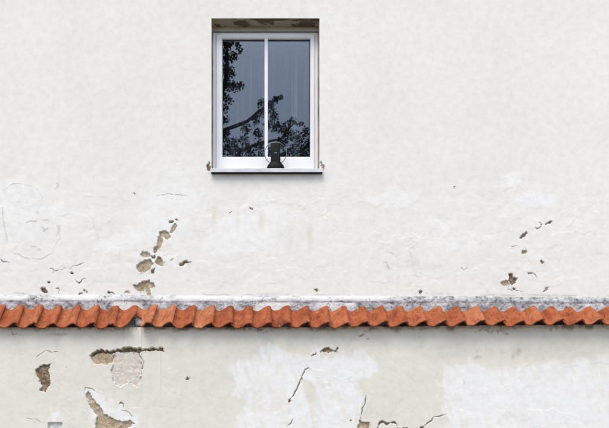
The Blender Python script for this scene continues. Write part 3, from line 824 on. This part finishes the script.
body = bm_obj('body', bm, ant, M['black'], True); body.data.set_sharp_from_angle(angle=R(40))
bm = bmesh.new(); add_box(bm, (-.014, -.0205, .155), (.014, -.0165, .167), .0015, 1)
bm_obj('emblem', bm, body, M['print'])
# wire loop
bm = bmesh.new(); na, nb = 64, 8; rr = .110; rw = .0036; grid = []
for i in range(na + 1):
    an = R(-58) + R(296) * i / na
    c_ = Vector((rr * math.cos(an), .004, .168 + rr * math.sin(an)))
    ra = Vector((math.cos(an), 0, math.sin(an)))
    grid.append([bm.verts.new(c_ + rw * (math.cos(2 * math.pi * j / nb) * ra + math.sin(2 * math.pi * j / nb) * Vector((0, 1, 0)))) for j in range(nb)])
for i in range(na):
    for j in range(nb):
        bm.faces.new((grid[i][j], grid[i + 1][j], grid[i + 1][(j + 1) % nb], grid[i][(j + 1) % nb]))
bmesh.ops.recalc_face_normals(bm, faces=bm.faces)
bm_obj('wire_loop', bm, ant, M['wire'], True)

# ------------------------------------------------------------------ tree in the yard, seen mirrored in the panes
YT0 = -9.6
def mir(px, py, y=YT0):
    """point at depth y that the pane shows, mirrored, at photo pixel"""
    G = P(px, py, D0 + .019); d = G - Vector((CX, -CD, CZ)); s_ = (D0 + .019 - y) / d.y
    return Vector((G.x + d.x * s_, y, G.z + d.z * s_))
tree = empty('tree', (.3, -10.6, 0))
tree['label'] = 'tall leafy tree standing in the yard, seen reflected in the window panes'; tree['category'] = 'tree'
TB = Vector((.3, -10.6, 0))
rt = random.Random(21)
bm = bmesh.new()
def limb(pts, r0, r1, nb=7):
    """tapered, slightly crooked limb through the given points"""
    P_ = []
    for a_, b_ in zip(pts, pts[1:]):
        n = max(2, int((b_ - a_).length / .35))
        for i in range(n): P_.append(a_.lerp(b_, i / n) + Vector((rt.uniform(-.04, .04), rt.uniform(-.04, .04), rt.uniform(-.03, .03))) * (1 if P_ else 0))
    P_.append(pts[-1]); prev = None
    for i, p in enumerate(P_):
        t_ = i / (len(P_) - 1); r_ = r0 + (r1 - r0) * t_
        d = (P_[min(i + 1, len(P_) - 1)] - P_[max(i - 1, 0)]).normalized()
        q = d.to_track_quat('Z', 'Y')
        ringv = [bm.verts.new(p + q @ Vector((r_ * math.cos(2 * math.pi * j / nb), r_ * math.sin(2 * math.pi * j / nb), 0))) for j in range(nb)]
        if prev:
            for j in range(nb): bm.faces.new((prev[j], prev[(j + 1) % nb], ringv[(j + 1) % nb], ringv[j]))
        prev = ringv
    bm.faces.new(prev)
    return P_
clumps = []     # (centre, radius, leaves)
v = lambda x, y, z: Vector((x, y, z)) - TB
tr0 = limb([v(.3, -10.6, -.1), v(.35, -10.5, 2.5), v(.6, -10.3, 5), v(.75, -10.1, 7.5), v(1.0, -9.9, 9.4), mir(226, 78) - TB, mir(226, 30) - TB], .26, .035, 10)
L1 = limb([v(.75, -10.1, 7.6), mir(224, 131) - TB, mir(246, 121) - TB, mir(268, 104) - TB, mir(276, 101) - TB], .09, .016)
L2 = limb([v(.7, -10.1, 7.2), mir(240, 150, -9.4) - TB, mir(280, 138, -9.3) - TB, mir(296, 122, -9.2) - TB], .08, .012)
L3 = limb([v(.65, -10.2, 6.6), v(1.9, -9.8, 8.0), mir(300, 150, -9.8) - TB, mir(318, 140, -9.8) - TB], .08, .012)
def foliage(px, py, rpx, n, y=None):
    y_ = (y if y is not None else YT0 + rt.uniform(-.35, .35)); c_ = mir(px, py, y_) - TB
    clumps.append((c_, rpx * .0245, n))
for q in [(224, 46, 7, 46), (230, 42, 5, 30), (237, 44, 4, 20), (226, 58, 7, 52), (234, 56, 5, 28), (240, 50, 3, 10), (224, 70, 7, 50), (231, 72, 5, 30), (226, 84, 8, 55), (234, 86, 6, 40), (241, 85, 4, 20), (224, 97, 6, 36), (230, 100, 4, 14),
          (224, 108, 5, 26), (225, 120, 5, 24), (226, 134, 6, 30), (226, 148, 8, 60), (234, 141, 6, 30), (236, 152, 8, 60), (246, 128, 6, 26), (248, 150, 7, 46), (244, 140, 6, 26), (256, 120, 5, 22), (258, 133, 6, 30), (260, 146, 6, 36),
          (262, 103, 5, 26), (262, 112, 6, 30), (270, 106, 6, 34), (276, 99, 4, 20), (274, 115, 6, 32), (281, 97, 3, 10), (276, 127, 6, 34), (268, 124, 5, 22), (284, 128, 6, 34), (292, 122, 5, 26), (290, 134, 7, 40), (282, 142, 7, 44),
          (298, 138, 7, 44), (306, 132, 5, 26), (305, 145, 7, 46), (294, 150, 7, 50), (272, 152, 7, 44), (304, 154, 7, 50), (284, 156, 6, 40), (252, 158, 7, 46), (238, 162, 8, 56), (262, 158, 6, 36), (300, 124, 3, 10)]:
    foliage(*q)
# the rest of the crown, out of the mirrored view
for i in range(150):
    an = rt.uniform(0, 2 * math.pi); h = rt.uniform(3.8, 11.2); wd = 2.7 * math.sin(math.pi * min(1, max(.12, (h - 3.2) / 8.8))) ** .7
    r_ = wd * math.sqrt(rt.uniform(.15, 1)); c_ = Vector((-.2 + r_ * math.cos(an), -10.7 + .9 * r_ * math.sin(an), h))
    # keep clear of what the panes show (its gaps are set above)
    lo, hi = mir(217, 36, c_.y), mir(314, 160, c_.y)
    if lo.x - .30 < c_.x and c_.z > hi.z - .35: continue
    clumps.append((c_ - TB, rt.uniform(.28, .5), 70))
for an_ in range(9):
    a_ = an_ * 2.4; h = 4.2 + .55 * an_
    st_ = v(.45 + .05 * an_, -10.4, h)
    en = v(-.4 + 1.9 * math.cos(a_), -10.8 + 1.7 * math.sin(a_), h + 1.2)
    lo, hi = mir(217, 36, en.y + TB.y), mir(314, 160, en.y + TB.y)
    if en.x + TB.x > lo.x - .3 and en.z > hi.z - .4: continue
    limb([st_, (st_ + en) / 2 + Vector((0, 0, .25)), en], .07, .015)
bm_obj('trunk', bm, tree, M['bark'], True)
lv = []; lf = []
nodes = tr0 + L1 + L2 + L3
for c_, r_, n in clumps:
    for i in range(int(n * 4.2)):
        d = Vector((rt.gauss(0, 1), rt.gauss(0, 1), rt.gauss(0, 1))).normalized() * r_ * rt.uniform(.1, 1.0) ** .6
        p = c_ + d; L_ = rt.uniform(.034, .064); W_ = L_ * rt.uniform(.30, .42)
        ax = Vector((rt.gauss(0, 1), rt.gauss(0, 1), rt.gauss(-.3, .7))).normalized(); sdv = ax.cross(Vector((rt.gauss(0, 1), rt.gauss(0, 1), rt.gauss(0, 1)))).normalized(); up = ax.cross(sdv)
        b0 = len(lv)
        lv += [p, p + ax * L_ * .35 + sdv * W_ - up * .008, p + ax * L_ * .7 + sdv * W_ * .8 - up * .006, p + ax * L_, p + ax * L_ * .7 - sdv * W_ * .8 - up * .006, p + ax * L_ * .35 - sdv * W_ - up * .008]
        lf += [(b0, b0 + 1, b0 + 2, b0 + 3), (b0, b0 + 3, b0 + 4, b0 + 5)]
cr_o = pydata('crown', lv, lf, tree, M['leaf'])
# twigs joining the clumps to the nearest limb
bm = bmesh.new()
for c_, r_, n in clumps:
    nd = min(nodes, key=lambda q: (q - c_).length)
    if (nd - c_).length < .4: limb([nd, nd.lerp(c_, .55) + Vector((0, 0, .06)), c_], .014, .004, 4)
bm_obj('twigs', bm, tree, M['bark'], True)['kind'] = 'stuff'
